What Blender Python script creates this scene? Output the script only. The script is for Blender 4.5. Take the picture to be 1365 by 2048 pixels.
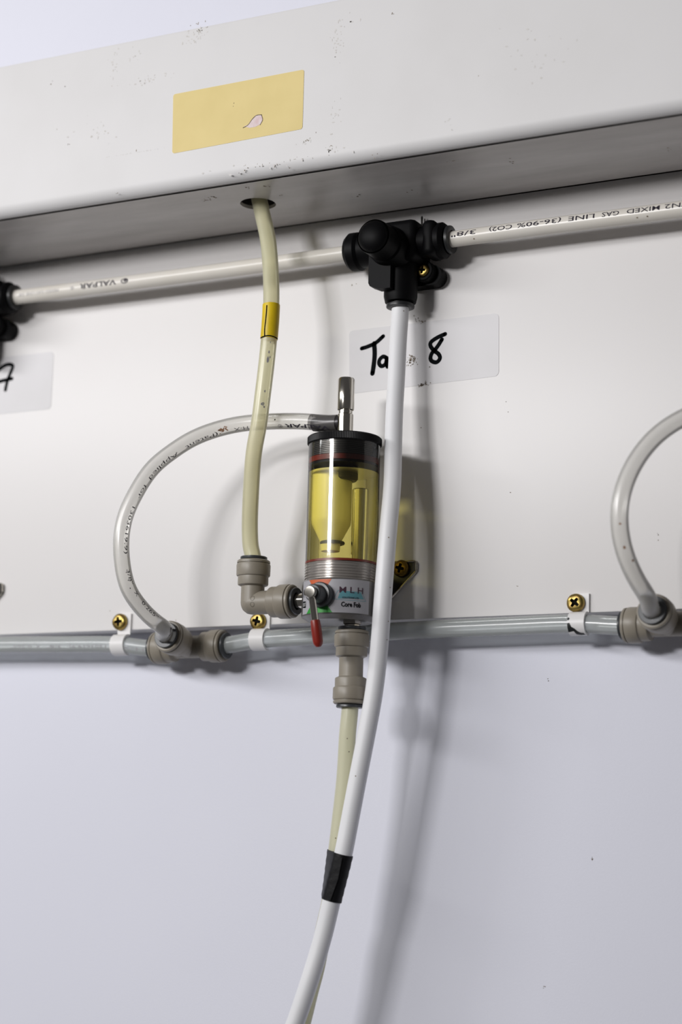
import bpy, bmesh, math, random
from mathutils import Vector, Matrix
random.seed(7)
for o in list(bpy.data.objects): bpy.data.objects.remove(o)
SC = bpy.context.scene
S = 0.001                                    # everything below is laid out in millimetres

# ------------------------------------------------------------------ camera
FPX, CX, CY, DIST = 4000.0, 682.5, 1024.0, 1250.0
ax = Vector((7742, 511, 4000)).normalized()            # wall-horizontal seen in camera axes
az = Vector((600, 22222, -4000)).normalized()          # vertical seen in camera axes
az = (az - ax * ax.dot(az)).normalized()
ay = az.cross(ax)
CAMROT = Matrix((ax, ay, az))                          # camera axes -> world
CAM = -(CAMROT @ Vector((0, 0, -1))) * DIST
cam_data = bpy.data.cameras.new('camera')
cam = bpy.data.objects.new('camera', cam_data)
SC.collection.objects.link(cam)
cam.matrix_world = Matrix.Translation(CAM * S) @ CAMROT.to_4x4()
cam_data.sensor_fit = 'VERTICAL'
cam_data.sensor_height = 24.0
cam_data.lens = FPX / 2048.0 * 24.0
cam_data.clip_start = 0.02
cam_data.clip_end = 50
cam_data.dof.use_dof = True
cam_data.dof.focus_distance = 1.205
cam_data.dof.aperture_fstop = 3.2
SC.camera = cam

# ------------------------------------------------------------------ light
world = bpy.data.worlds.new('room_light'); SC.world = world
world.use_nodes = True
bg = world.node_tree.nodes['Background']
bg.inputs[0].default_value = (0.98, 0.95, 0.96, 1)
bg.inputs[1].default_value = 0.07
ld = bpy.data.lights.new('ceiling_strip_lamp', 'AREA')
ld.shape = 'RECTANGLE'; ld.size = 0.34; ld.size_y = 0.17
ld.energy = 13.0
ld.color = (1.0, 0.985, 0.985)
lamp = bpy.data.objects.new('ceiling_strip_lamp', ld)
SC.collection.objects.link(lamp)
LP = Vector((-370, -1700, 325)) * S
lamp.location = LP
lamp.rotation_euler = (Vector((22, 0, 60)) * S - LP).to_track_quat('-Z', 'Y').to_euler()
ld2 = bpy.data.lights.new('ceiling_strip_lamp', 'AREA')      # the next lamp of the row, further left
ld2.shape = 'RECTANGLE'; ld2.size = 1.3; ld2.size_y = 0.16
ld2.energy = 16.5
ld2.color = (1.0, 0.99, 0.995)
lamp2 = bpy.data.objects.new('ceiling_strip_lamp', ld2)
SC.collection.objects.link(lamp2)
LP2 = Vector((-1100, -1450, 520)) * S
lamp2.location = LP2
lamp2.rotation_euler = (Vector((0, 0, 60)) * S - LP2).to_track_quat('-Z', 'Y').to_euler()
SC.view_settings.view_transform = 'Standard'
SC.view_settings.look = 'None'
SC.view_settings.gamma = 1.0
SC.view_settings.exposure = 0.06
SC.view_settings.use_curve_mapping = False

# ------------------------------------------------------------------ placing helpers
def P(px, py, D):
    """point D mm in front of the panel that the photograph shows at pixel px,py"""
    r = CAMROT @ Vector(((px - CX) / FPX, -(py - CY) / FPX, -1))
    return CAM + r * ((-D - CAM.y) / r.y)
def pix(p):
    q = CAMROT.transposed() @ (Vector(p) - CAM)
    return CX + FPX * q.x / -q.z, CY - FPX * q.y / -q.z

# ------------------------------------------------------------------ materials
def nodes(name):
    m = bpy.data.materials.new(name); m.use_nodes = True
    nt = m.node_tree
    return m, nt, nt.nodes['Principled BSDF'], nt.nodes['Material Output']
def noise_mix(nt, c1, c2, scale, lo=0.35, hi=0.65, detail=4, vec=None):
    n = nt.nodes.new('ShaderNodeTexNoise'); n.inputs['Scale'].default_value = scale; n.inputs['Detail'].default_value = detail
    tc = nt.nodes.new('ShaderNodeTexCoord')
    if vec:
        mp = nt.nodes.new('ShaderNodeMapping'); mp.inputs['Scale'].default_value = vec
        nt.links.new(tc.outputs['Object'], mp.inputs[0]); nt.links.new(mp.outputs[0], n.inputs['Vector'])
    else:
        nt.links.new(tc.outputs['Object'], n.inputs['Vector'])
    r = nt.nodes.new('ShaderNodeMapRange'); r.inputs[1].default_value = lo; r.inputs[2].default_value = hi
    nt.links.new(n.outputs[0], r.inputs[0])
    mx = nt.nodes.new('ShaderNodeMix'); mx.data_type = 'RGBA'
    mx.inputs[6].default_value = (*c1, 1); mx.inputs[7].default_value = (*c2, 1)
    nt.links.new(r.outputs[0], mx.inputs[0])
    return mx.outputs[2], r.outputs[0], n.outputs[0]
def mat(name, col, rough=0.5, metal=0.0, spec=0.5, col2=None, scale=40, bump=0.0, bscale=300, coat=0.0, vec=None, lo=.35, hi=.65):
    m, nt, b, out = nodes(name)
    b.inputs['Base Color'].default_value = (*col, 1)
    b.inputs['Roughness'].default_value = rough
    b.inputs['Metallic'].default_value = metal
    b.inputs['Specular IOR Level'].default_value = spec
    b.inputs['Coat Weight'].default_value = coat
    if col2:
        c, f, _ = noise_mix(nt, col, col2, scale, vec=vec, lo=lo, hi=hi)
        nt.links.new(c, b.inputs['Base Color'])
    if bump:
        n = nt.nodes.new('ShaderNodeTexNoise'); n.inputs['Scale'].default_value = bscale; n.inputs['Detail'].default_value = 3
        tc = nt.nodes.new('ShaderNodeTexCoord'); nt.links.new(tc.outputs['Object'], n.inputs['Vector'])
        bp = nt.nodes.new('ShaderNodeBump'); bp.inputs['Strength'].default_value = bump; bp.inputs['Distance'].default_value = 0.0005
        nt.links.new(n.outputs[0], bp.inputs['Height']); nt.links.new(bp.outputs[0], b.inputs['Normal'])
    return m
def translucent(name, col, clear=0.25, rough=0.25, thru=0.5, col2=None, scale=30, tint=None):
    """milky plastic: part scattering, part see-through, glossy skin"""
    m, nt, b, out = nodes(name)
    nt.nodes.remove(b)
    N = nt.nodes.new; L = nt.links.new
    d = N('ShaderNodeBsdfDiffuse'); t = N('ShaderNodeBsdfTranslucent'); tr = N('ShaderNodeBsdfTransparent'); g = N('ShaderNodeBsdfGlossy')
    d.inputs[0].default_value = (*col, 1); t.inputs[0].default_value = (*col, 1)
    if col2:
        c, f, _ = noise_mix(nt, col, col2, scale)
        L(c, d.inputs[0]); L(c, t.inputs[0])
    tr.inputs[0].default_value = (*(tint or col), 1)
    g.inputs[0].default_value = (1, 1, 1, 1); g.inputs[1].default_value = rough
    m1 = N('ShaderNodeMixShader'); m1.inputs[0].default_value = thru; L(d.outputs[0], m1.inputs[1]); L(t.outputs[0], m1.inputs[2])
    m2 = N('ShaderNodeMixShader'); m2.inputs[0].default_value = clear; L(m1.outputs[0], m2.inputs[1]); L(tr.outputs[0], m2.inputs[2])
    fr = N('ShaderNodeFresnel'); fr.inputs[0].default_value = 1.45
    m3 = N('ShaderNodeMixShader'); L(fr.outputs[0], m3.inputs[0]); L(m2.outputs[0], m3.inputs[1]); L(g.outputs[0], m3.inputs[2])
    L(m3.outputs[0], out.inputs[0])
    return m

M = {}
M['wall'] = mat('wall_paint', (.77, .78, .865), .75, spec=.25, col2=(.755, .765, .85), scale=6, bump=.15, bscale=900)
M['panel'] = mat('panel_plastic', (.80, .785, .78), .4, spec=.4, col2=(.79, .772, .765), scale=9)
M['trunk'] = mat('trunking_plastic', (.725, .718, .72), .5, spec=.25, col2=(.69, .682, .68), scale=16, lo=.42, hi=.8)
M['trunk_shaded'] = mat('trunking_plastic_shaded', (.56, .54, .53), .25, spec=.5, col2=(.48, .46, .45), scale=14, vec=(1, 6, 1))  # same plastic as the lid, darkened: underside shade is put into the colour
M['cream'] = mat('yellowed_sticker', (.74, .60, .26), .5, spec=.3, col2=(.70, .565, .235), scale=40)
M['torn'] = mat('torn_sticker_paper', (.68, .52, .52), .7, col2=(.75, .66, .66), scale=300)
M['label'] = mat('label_film', (.68, .67, .685), .4, spec=.35, col2=(.655, .645, .655), scale=25)
M['ink'] = mat('marker_ink', (.006, .007, .008), .9, spec=.02)
M['print'] = mat('printed_ink', (.04, .036, .048), .8, spec=.05)
M['faint_print'] = mat('faded_printed_ink', (.30, .29, .30), .6, spec=.2)
M['dirt'] = mat('dirt', (.12, .09, .06), .9, spec=.1, col2=(.30, .25, .19), scale=200)
M['scuff'] = mat('scuff', (.70, .685, .67), .8, spec=.1, col2=(.62, .60, .57), scale=220)
M['gas'] = mat('gas_tube_plastic', (.74, .71, .655), .3, spec=.5, col2=(.70, .665, .60), scale=25)
M['hose'] = mat('white_hose_plastic', (.82, .825, .84), .42, spec=.4, col2=(.785, .79, .81), scale=20)
M['beer'] = translucent('yellowed_tube_plastic', (.93, .885, .62), .42, .3, .2, col2=(.88, .86, .60), scale=18, tint=(.95, .93, .78))
M['beer_low'] = translucent('yellowed_tube_plastic_lower', (.88, .865, .66), .2, .3, .3)
M['loop'] = translucent('milky_tube_plastic', (.97, .955, .925), .58, .25, .12, col2=(.96, .94, .88), scale=9, tint=(.97, .965, .95))
M['line'] = translucent('clear_line_plastic', (.70, .74, .73), .5, .2, .3, col2=(.78, .81, .80), scale=12, tint=(.93, .95, .94))
M['tape_y'] = mat('yellow_tape', (.74, .53, .010), .42, spec=.4, col2=(.66, .46, .008), scale=80)
M['tape_k'] = mat('black_tape', (.005, .005, .006), .45, spec=.22, bump=.5, bscale=180)
M['fit'] = mat('grey_fitting_plastic', (.275, .248, .203), .42, spec=.45, col2=(.25, .222, .178), scale=50)
M['collet'] = mat('dark_collet_plastic', (.042, .046, .050), .35, spec=.5)
M['collet_k'] = mat('black_collet_plastic', (.016, .017, .018), .4, spec=.4)
M['black'] = mat('black_plastic', (.003, .003, .0035), .5, spec=.09)
M['blackc'] = mat('black_cap_plastic', (.007, .007, .008), .45, spec=.2)
M['chrome'] = mat('polished_steel', (.62, .59, .53), .13, 1.0)
M['bracket'] = mat('dark_steel_plate', (.028, .026, .024), .4, 0, spec=.2, col2=(.018, .017, .016), scale=80)
M['pipe'] = mat('bright_steel', (.95, .93, .88), .12, 1.0)
M['steel'] = mat('brushed_steel', (.07, .068, .065), .3, 1.0, col2=(.05, .048, .045), scale=60)
M['zinc'] = mat('yellow_zinc', (.42, .275, .095), .38, 1.0, col2=(.30, .24, .07), scale=260)
M['zinc_dull'] = mat('dull_zinc', (.22, .13, .025), .4, 1.0, col2=(.14, .09, .02), scale=260)
M['recess'] = mat('screw_recess_shade', (.006, .005, .004), .8, spec=.1)  # near-black stands in for the shade inside the screw cross
M['clip'] = mat('white_clip_plastic', (.80, .79, .785), .4, spec=.4)
M['thread_hi'] = mat('clear_thread_dark', (.075, .072, .072), .25, .35, spec=.7)
M['thread_lo'] = mat('clear_thread_light', (.36, .335, .31), .24, .55, spec=.7)
M['seal'] = mat('red_seal', (.16, .020, .010), .35, spec=.5)
M['bodyk'] = mat('filter_body', (.20, .19, .185), .3, .6, col2=(.13, .125, .12), scale=60)
M['sticker'] = mat('filter_label', (.37, .365, .39), .45, spec=.35)
M['orange'] = mat('orange_print', (.55, .09, .010), .5)
M['green'] = mat('green_print', (.010, .27, .02), .5)
M['teal'] = mat('teal_print', (.10, .27, .31), .5)
M['plum'] = mat('plum_print', (.045, .016, .03), .5)
M['white_print'] = mat('white_print', (.55, .55, .55), .5)
M['redgrip'] = mat('red_lever_sleeve', (.23, .016, .008), .38, spec=.5)
M['float'] = mat('float_plastic', (.90, .86, .52), .35, spec=.4)
M['spout'] = mat('dark_spout', (.045, .042, .045), .35, .3)
M['paint_fleck'] = mat('dark_paint', (.008, .010, .010), .5)
m, nt, b, out = nodes('clear_cylinder')
nt.nodes.remove(b)
tr = nt.nodes.new('ShaderNodeBsdfTransparent'); tr.inputs[0].default_value = (.975, .97, .93, 1)
g = nt.nodes.new('ShaderNodeBsdfGlossy'); g.inputs[1].default_value = .04
fr = nt.nodes.new('ShaderNodeFresnel'); fr.inputs[0].default_value = 1.55
mx = nt.nodes.new('ShaderNodeMixShader')
nt.links.new(fr.outputs[0], mx.inputs[0]); nt.links.new(tr.outputs[0], mx.inputs[1]); nt.links.new(g.outputs[0], mx.inputs[2]); nt.links.new(mx.outputs[0], out.inputs[0])
M['glass'] = m
M['liquid'] = translucent('yellow_liquid', (1.0, .90, .27), .91, .3, .45, tint=(.965, .915, .52))

# ------------------------------------------------------------------ mesh helpers
class MB:
    def __init__(s): s.v = []; s.f = []
    def add(s, vs, fs):
        n = len(s.v); s.v += [Vector(v) for v in vs]; s.f += [tuple(i + n for i in f) for f in fs]; return s
    def lathe(s, prof, org=(0, 0, 0), axis=(0, 0, 1), seg=40, knurl=None):
        """prof: (r, t) pairs from one end to the other, r=0 closes"""
        org = Vector(org); A = Vector(axis).normalized()
        U = A.orthogonal().normalized(); W = A.cross(U)
        rings = []
        vs = []; fs = []
        for k, (r, t) in enumerate(prof):
            if r < 1e-6:
                rings.append([len(vs)]); vs.append(org + A * t)
            else:
                rg = []
                for i in range(seg):
                    a = 2 * math.pi * i / seg
                    rr = r * (knurl if (knurl and i % 2) else 1)
                    rg.append(len(vs)); vs.append(org + A * t + (U * math.cos(a) + W * math.sin(a)) * rr)
                rings.append(rg)
        for a, b in zip(rings, rings[1:]):
            if len(a) == 1 and len(b) == 1: continue
            for i in range(seg):
                j = (i + 1) % seg
                if len(a) == 1: fs.append((a[0], b[j], b[i]))
                elif len(b) == 1: fs.append((a[i], a[j], b[0]))
                else: fs.append((a[i], a[j], b[j], b[i]))
        return s.add(vs, fs)
    def prism(s, poly, ext):
        """poly: list of points (coplanar), ext: extrusion vector"""
        n = len(poly); poly = [Vector(p) for p in poly]; ext = Vector(ext)
        return s.add(poly + [p + ext for p in poly], [tuple(range(n))[::-1], tuple(range(n, 2 * n))] + [(i, (i + 1) % n, n + (i + 1) % n, n + i) for i in range(n)])
    def box(s, a, b, bev=0, seg=2):
        a, b = Vector(a), Vector(b)
        bm = bmesh.new(); bmesh.ops.create_cube(bm, size=1)
        for v in bm.verts: v.co = Vector(((a.x + b.x) / 2 + v.co.x * abs(b.x - a.x), (a.y + b.y) / 2 + v.co.y * abs(b.y - a.y), (a.z + b.z) / 2 + v.co.z * abs(b.z - a.z)))
        if bev: bmesh.ops.bevel(bm, geom=list(bm.edges), offset=bev, segments=seg, affect='EDGES', profile=.5)
        bm.verts.index_update()
        s.add([v.co.copy() for v in bm.verts], [tuple(v.index for v in f.verts) for f in bm.faces]); bm.free(); return s

def thing(name, label, cat, loc, group=None, kind=None):
    o = bpy.data.objects.new(name, None); SC.collection.objects.link(o)
    o.empty_display_size = 0.01
    o.location = Vector(loc) * S
    o['label'] = label; o['category'] = cat
    if group: o['group'] = group
    if kind: o['kind'] = kind
    return o
def orig(p):
    v = Vector((0, 0, 0))
    while p: v += p.location; p = p.parent
    return v
def obj(name, mb, m, parent=None, label=None, cat=None, group=None, kind=None, smooth=True, angle=32, fixn=True):
    me = bpy.data.meshes.new(name)
    off = orig(parent)
    org = Vector((0, 0, 0))
    if parent is None:
        lo = Vector([min(v[i] for v in mb.v) for i in range(3)]); hi = Vector([max(v[i] for v in mb.v) for i in range(3)])
        org = Vector(((lo.x + hi.x) / 2, (lo.y + hi.y) / 2, lo.z)) * S
    me.from_pydata([v * S - off - org for v in mb.v], [], mb.f)
    if fixn:
        bm = bmesh.new(); bm.from_mesh(me); bmesh.ops.recalc_face_normals(bm, faces=bm.faces); bm.to_mesh(me); bm.free()
    if smooth:
        for p in me.polygons: p.use_smooth = True
        me.set_sharp_from_angle(angle=math.radians(angle))
    me.materials.append(M[m])
    o = bpy.data.objects.new(name, me); SC.collection.objects.link(o)
    if parent: o.parent = parent
    else: o.location = org
    if label: o['label'] = label
    if cat: o['category'] = cat
    if group: o['group'] = group
    if kind: o['kind'] = kind
    return o
def children(o): return [c for c in bpy.data.objects if c.parent == o]
def dup(o, loc=None, parent=None, label=None):
    kids = children(o)
    c = o.copy(); SC.collection.objects.link(c); c.parent = parent
    if loc is not None: c.location = Vector(loc) * S
    if label: c['label'] = label
    for k in kids: dup(k, None, c)
    return c

class Path:
    """smooth centre line through points, with arc length and a frame that faces the room's viewer side"""
    def __init__(s, pts, step=1.5):
        pts = [Vector(p) for p in pts]
        ext = [pts[0] * 2 - pts[1]] + pts + [pts[-1] * 2 - pts[-2]]
        c = []
        for i in range(1, len(ext) - 2):
            p0, p1, p2, p3 = ext[i - 1:i + 3]
            t0 = 0; t1 = t0 + math.sqrt((p1 - p0).length); t2 = t1 + math.sqrt((p2 - p1).length); t3 = t2 + math.sqrt((p3 - p2).length)
            n = max(2, int((p2 - p1).length / step))
            for k in range(n):
                t = t1 + (t2 - t1) * k / n
                a1 = p0 * ((t1 - t) / (t1 - t0)) + p1 * ((t - t0) / (t1 - t0)); a2 = p1 * ((t2 - t) / (t2 - t1)) + p2 * ((t - t1) / (t2 - t1)); a3 = p2 * ((t3 - t) / (t3 - t2)) + p3 * ((t - t2) / (t3 - t2))
                b1 = a1 * ((t2 - t) / (t2 - t0)) + a2 * ((t - t0) / (t2 - t0)); b2 = a2 * ((t3 - t) / (t3 - t1)) + a3 * ((t - t1) / (t3 - t1))
                c.append(b1 * ((t2 - t) / (t2 - t1)) + b2 * ((t - t1) / (t2 - t1)))
        c.append(pts[-1])
        for _ in range(6):
            c = [c[0]] + [(c[i - 1] + c[i] * 2 + c[i + 1]) / 4 for i in range(1, len(c) - 1)] + [c[-1]]
        s.c = c; s.s = [0]
        for a, b in zip(c, c[1:]): s.s.append(s.s[-1] + (b - a).length)
        s.L = s.s[-1]
        s.px = [pix(p) for p in c]
    def at(s, u):
        u = min(max(u, 0), s.L - 1e-6)
        lo, hi = 0, len(s.s) - 1
        while hi - lo > 1:
            m = (lo + hi) // 2
            if s.s[m] <= u: lo = m
            else: hi = m
        f = (u - s.s[lo]) / (s.s[hi] - s.s[lo])
        p = s.c[lo].lerp(s.c[hi], f)
        a = s.c[max(lo - 1, 0)]; b = s.c[min(hi + 1, len(s.c) - 1)]
        return p, (b - a).normalized()
    def near(s, px, py):
        best = min(range(len(s.c)), key=lambda i: (s.px[i][0] - px) ** 2 + (s.px[i][1] - py) ** 2)
        return s.s[best]
    def surf(s, u, a, r):
        """point on the tube skin: a=0 faces the viewer's side, positive a towards the left of travel"""
        p, t = s.at(u)
        n = (CAM - p).normalized(); n = (n - t * n.dot(t)).normalized()
        b = n.cross(t)
        return p + (n * math.cos(a) + b * math.sin(a)) * r
def tube(path, r, u0=0, u1=None, seg=24, step=2.0, cap=True):
    u1 = path.L if u1 is None else u1
    n = max(2, int((u1 - u0) / step)); mb = MB(); rings = []
    T = None
    for k in range(n + 1):
        p, t = path.at(u0 + (u1 - u0) * k / n)
        if T is None: U = t.orthogonal().normalized()
        else: U = (U - t * U.dot(t)).normalized()
        T = t; W = t.cross(U)
        rings.append([p + (U * math.cos(2 * math.pi * i / seg) + W * math.sin(2 * math.pi * i / seg)) * r for i in range(seg)])
    vs = [v for g in rings for v in g]; fs = []
    for k in range(n):
        for i in range(seg):
            j = (i + 1) % seg; fs.append((k * seg + i, k * seg + j, (k + 1) * seg + j, (k + 1) * seg + i))
    if cap: fs += [tuple(range(seg))[::-1], tuple(range(n * seg, n * seg + seg))]
    return mb.add(vs, fs)

def text2d(s, bold=0.0):
    cu = bpy.data.curves.new('txt', 'FONT'); cu.body = s; cu.size = 1; cu.resolution_u = 2; cu.offset = bold
    o = bpy.data.objects.new('txt', cu); SC.collection.objects.link(o)
    dg = bpy.context.evaluated_depsgraph_get(); me = o.evaluated_get(dg).to_mesh()
    bm = bmesh.new(); bm.from_mesh(me); o.evaluated_get(dg).to_mesh_clear()
    bpy.data.objects.remove(o); bpy.data.curves.remove(cu)
    for k in range(-3, 13):
        bmesh.ops.bisect_plane(bm, geom=list(bm.verts) + list(bm.edges) + list(bm.faces), plane_co=(0, k * .08 + .003, 0), plane_no=(0, 1, 0))
    xs = [v.co.x for v in bm.verts]; x0, x1 = min(xs), max(xs)
    bm.verts.index_update()
    vs = [((v.co.x - x0) / (x1 - x0), v.co.y - .35) for v in bm.verts]; fs = [tuple(v.index for v in f.verts) for f in bm.faces]
    bm.free()
    return vs, fs
def tube_word(mb, path, r, s, p0, p1, h, a0, bold=0.01):
    """word printed on the tube, running from the spot seen at p0 to the spot seen at p1; h = letter size"""
    vs, fs = text2d(s, bold)
    u0, u1 = path.near(*p0), path.near(*p1)
    sg = 1 if u1 >= u0 else -1
    mb.add([path.surf(u0 + (u1 - u0) * u, a0 * sg + sg * v * h / r, r + .06) for u, v in vs], fs)

def stroke(mb, pts, w, to3, seg=8, taper=None):
    """felt-pen stroke: flat ribbon with round ends; pts 2-D, to3 maps to space"""
    P2 = [Vector(p) for p in pts]
    ext = [P2[0] * 2 - P2[1]] + P2 + [P2[-1] * 2 - P2[-2]]
    c = []
    for i in range(1, len(ext) - 2):
        for k in range(6):
            t = k / 6; a, b, cc, d = ext[i - 1:i + 3]
            c.append(.5 * (2 * b + (cc - a) * t + (2 * a - 5 * b + 4 * cc - d) * t * t + (3 * b - a - 3 * cc + d) * t ** 3))
    c.append(P2[-1])
    L = []; R = []
    n = len(c)
    for i in range(n):
        t = (c[min(i + 1, n - 1)] - c[max(i - 1, 0)]).normalized(); nrm = Vector((-t.y, t.x))
        ww = w / 2 * (1 if not taper else (taper[0] + (taper[1] - taper[0]) * i / (n - 1)))
        L.append(c[i] + nrm * ww); R.append(c[i] - nrm * ww)
    mb.add([to3(p) for p in L + R], [(i, i + 1, n + i + 1, n + i) for i in range(n - 1)])
    for e, ww in ((c[0], w / 2 * (taper[0] if taper else 1)), (c[-1], w / 2 * (taper[1] if taper else 1))):
        k = 14; mb.add([to3(e + Vector((math.cos(2 * math.pi * i / k), math.sin(2 * math.pi * i / k))) * ww) for i in range(k)], [tuple(range(k))])
def rrect(x0, x1, z0, z1, r, k=5):
    out = []
    for cx, cz, a0 in ((x1 - r, z1 - r, 0), (x0 + r, z1 - r, 90), (x0 + r, z0 + r, 180), (x1 - r, z0 + r, 270)):
        for i in range(k + 1):
            a = math.radians(a0 + 90 * i / k); out.append((cx + r * math.cos(a), cz + r * math.sin(a)))
    return out
def flecks(mb, cx, cz, sx, sz, n, r0, r1, y, rnd=random):
    for _ in range(n):
        x = cx + rnd.gauss(0, sx); z = cz + rnd.gauss(0, sz); r = rnd.uniform(r0, r1); k = 7; a0 = rnd.random() * 6; st = rnd.uniform(.5, 1.6)
        mb.add([(x + math.cos(a0 + 6.283 * i / k) * r * st * rnd.uniform(.6, 1), y, z + math.sin(a0 + 6.283 * i / k) * r / st * rnd.uniform(.6, 1)) for i in range(k)], [tuple(range(k))])

# ================================================================== the setting
WALL_Y, Z_EDGE, Z_UND, D_FRONT = 17.0, -69.3, 191.3, 96.0
w = obj('wall_back', MB().box((-900, WALL_Y, -900), (900, WALL_Y + 60, 900)), 'wall', kind='structure', smooth=False)

panel = thing('backing_panel', 'glossy white plastic backing panel behind the tubes, above the lilac wall', 'panel', (0, 8, Z_EDGE))
mb = MB().box((-700, 0, Z_EDGE), (700, WALL_Y - .02, 199), .8, 2)
obj('board', mb, 'panel', panel)
mb = MB()
for px, py, n, sg in ((220, 1222, 1, .1), (1110, 1345, 0, 1), (1037, 1174, 2, .4), (1322, 1072, 3, 1.6), (705, 570, 3, 1.2), (1020, 985, 1, .3), (1012, 808, 2, 2), (350, 1240, 1, .5), (842, 855, 1, .3)):
    p = P(px, py, 0); flecks(mb, p.x, p.z, sg, sg, n, .25, .5, -.06)
obj('dirt_specks', mb, 'dirt', panel, kind='stuff', smooth=False, fixn=False)
mb = MB()
for px, py in ((1095, 1359), (1090, 1975), (1185, 1720)):
    p = P(px, py, -WALL_Y); flecks(mb, p.x, p.z, .5, .5, 3, .3, .6, WALL_Y - .06)
obj('dirt_specks', mb, 'dirt', w, kind='stuff', smooth=False, fixn=False)

# ------------------------------------------------------------------ trunking over the panel
trunk = thing('cable_trunking', 'white plastic cable trunking running along the top above the tubes', 'trunking', (0, -48, Z_UND))
prof = []
ZT = 294.2
R = 7.2
outer = [(78, ZT), (D_FRONT - 2, ZT)] + [(D_FRONT - 2 + 2 * math.sin(a), ZT - 2 + 2 * math.cos(a)) for a in (math.pi / 4, math.pi / 2)]
for i in range(9):
    a = math.pi / 2 * i / 8
    outer.append((D_FRONT - R + R * math.cos(a), Z_UND - .4 + R - R * math.sin(a)))
inner = [(D_FRONT - R, Z_UND + 1.4), (D_FRONT - 2.2, Z_UND + 6), (D_FRONT - 2.2, ZT - 2.2), (78, ZT - 2.2)]
mb = MB().prism([(-560, -d, z) for d, z in outer + inner], (1120, 0, 0))
obj('lid', mb, 'trunk', trunk, angle=30)
# underside with the drilled hole
hc = P(516.5, 408.5, 48.3); HX, HD, HR = hc.x, 48.3, 11.3
mb = MB()
n = 48; x0, x1, d0, d1 = -560, 560, 1.3, 86.3
def rim(a):
    dx, dy = math.cos(a), math.sin(a)
    return Vector((HX + dx * HR, HD + dy * HR))
vs = [];
for i in range(n):
    p = rim(2 * math.pi * i / n); vs.append((p.x, -p.y, Z_UND))
for i in range(n):
    p = rim(2 * math.pi * i / n); vs.append((p.x, -p.y, Z_UND + 2.2))
for i in range(n):                                  # square collar round the hole
    a = 2 * math.pi * i / n; c_, s_ = math.cos(a), math.sin(a); k = 30 / max(abs(c_), abs(s_))
    vs.append((HX + c_ * k, -(HD + s_ * k), Z_UND))
fs = []
for i in range(n):
    j = (i + 1) % n
    fs += [(i, j, n + j, n + i), (i, j, 2 * n + j, 2 * n + i)]
mb.add(vs, fs)
for a, b in (((x0, d0), (HX - 30, d1)), ((HX + 30, d0), (x1, d1)), ((HX - 30, d0), (HX + 30, HD - 30)), ((HX - 30, HD + 30), (HX + 30, d1))):
    mb.add([(a[0], -a[1], Z_UND), (b[0], -a[1], Z_UND), (b[0], -b[1], Z_UND), (a[0], -b[1], Z_UND)], [(0, 1, 2, 3)])
mb.box((x0, -d0, Z_UND), (x1, -d0 - 2, ZT - 3)); mb.box((x0, -d1, Z_UND), (x1, -d1 + 1.5, Z_UND + 9)); mb.box((x0, -d0, ZT - 4), (x1, -84, ZT - 2.4))
obj('base', mb, 'trunk_shaded', trunk, angle=30)
mb = MB(); mb2 = MB()
Yf = -D_FRONT - .06
for px, py, sx, sz, n_ in ((395, 68, 4, 2.2, 26), (380, 85, 3, 1.5, 10), (300, 160, 9, 1.4, 26), (225, 130, 4, 6, 16), (270, 110, 3, 2, 8), (615, 282, 2.2, 1.2, 9), (665, 300, 2.5, 1.2, 14), (675, 90, 2, 6, 26), (700, 50, 5, 4, 10), (190, 265, 12, 6, 18), (1075, 100, 12, 10, 26), (670, 235, 2, 6, 14), (900, 250, 3, 2, 6), (555, 325, 16, 1.6, 24), (460, 345, 9, 1.6, 9)):
    p = P(px, py, D_FRONT); flecks(mb, p.x, p.z, sx, sz, n_, .25, .9, Yf)
for px, py, sx, sz, n_ in ((131, 172, .4, .2, 1), (104, 165, .6, .5, 2), (138, 288, .7, .3, 2), (113, 258, .3, .3, 1), (272, 113, .3, .3, 1), (272, 302, .3, .3, 1), (400, 46, 3, .4, 5), (395, 62, 2, .8, 5), (632, 265, .3, .3, 1), (618, 280, 1.5, .5, 5), (505, 337, 4, 1, 3), (578, 338, .8, .4, 3), (235, 387, 1, .2, 2), (785, 28, 1, .4, 3), (958, 152, .2, .2, 1), (748, 318, 2, 2, 3), (665, 300, 2, 1, 4), (545, 330, 3, .8, 2)):
    p = P(px, py, D_FRONT); flecks(mb2, p.x, p.z, sx, sz, n_, .25, .55, Yf)
for i in range(28):                                  # long hairline scratch left of the sticker
    p = P(205 + i * 4.6, 316 - i * .75, D_FRONT)
    if random.random() < .6: flecks(mb, p.x, p.z, .3, .08, 1, .2, .45, Yf)
obj('scuff_marks', mb, 'scuff', trunk, kind='stuff', smooth=False, fixn=False)
mb3 = MB()
for px, py, n_ in ((540, 372, 4), (560, 390, 2), (495, 375, 3), (430, 395, 8), (410, 400, 6), (905, 320, 4), (1020, 322, 4), (1330, 300, 3), (825, 383, 3), (720, 392, 3)):
    r_ = CAMROT @ Vector(((px - CX) / FPX, -(py - CY) / FPX, -1)); q = CAM + r_ * ((Z_UND - CAM.z) / r_.z)
    for _ in range(n_):
        x, y, r = q.x + random.gauss(0, 2), q.y + random.gauss(0, 1.5), random.uniform(.3, .8)
        mb3.add([(x + math.cos(6.283 * i / 6) * r * random.uniform(.6, 1.3), y + math.sin(6.283 * i / 6) * r * random.uniform(.6, 1.3), Z_UND - .06) for i in range(6)], [tuple(range(6))])
mb2.add(mb3.v, mb3.f)
obj('dirt_specks', mb2, 'dirt', trunk, kind='stuff', smooth=False, fixn=False)

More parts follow.
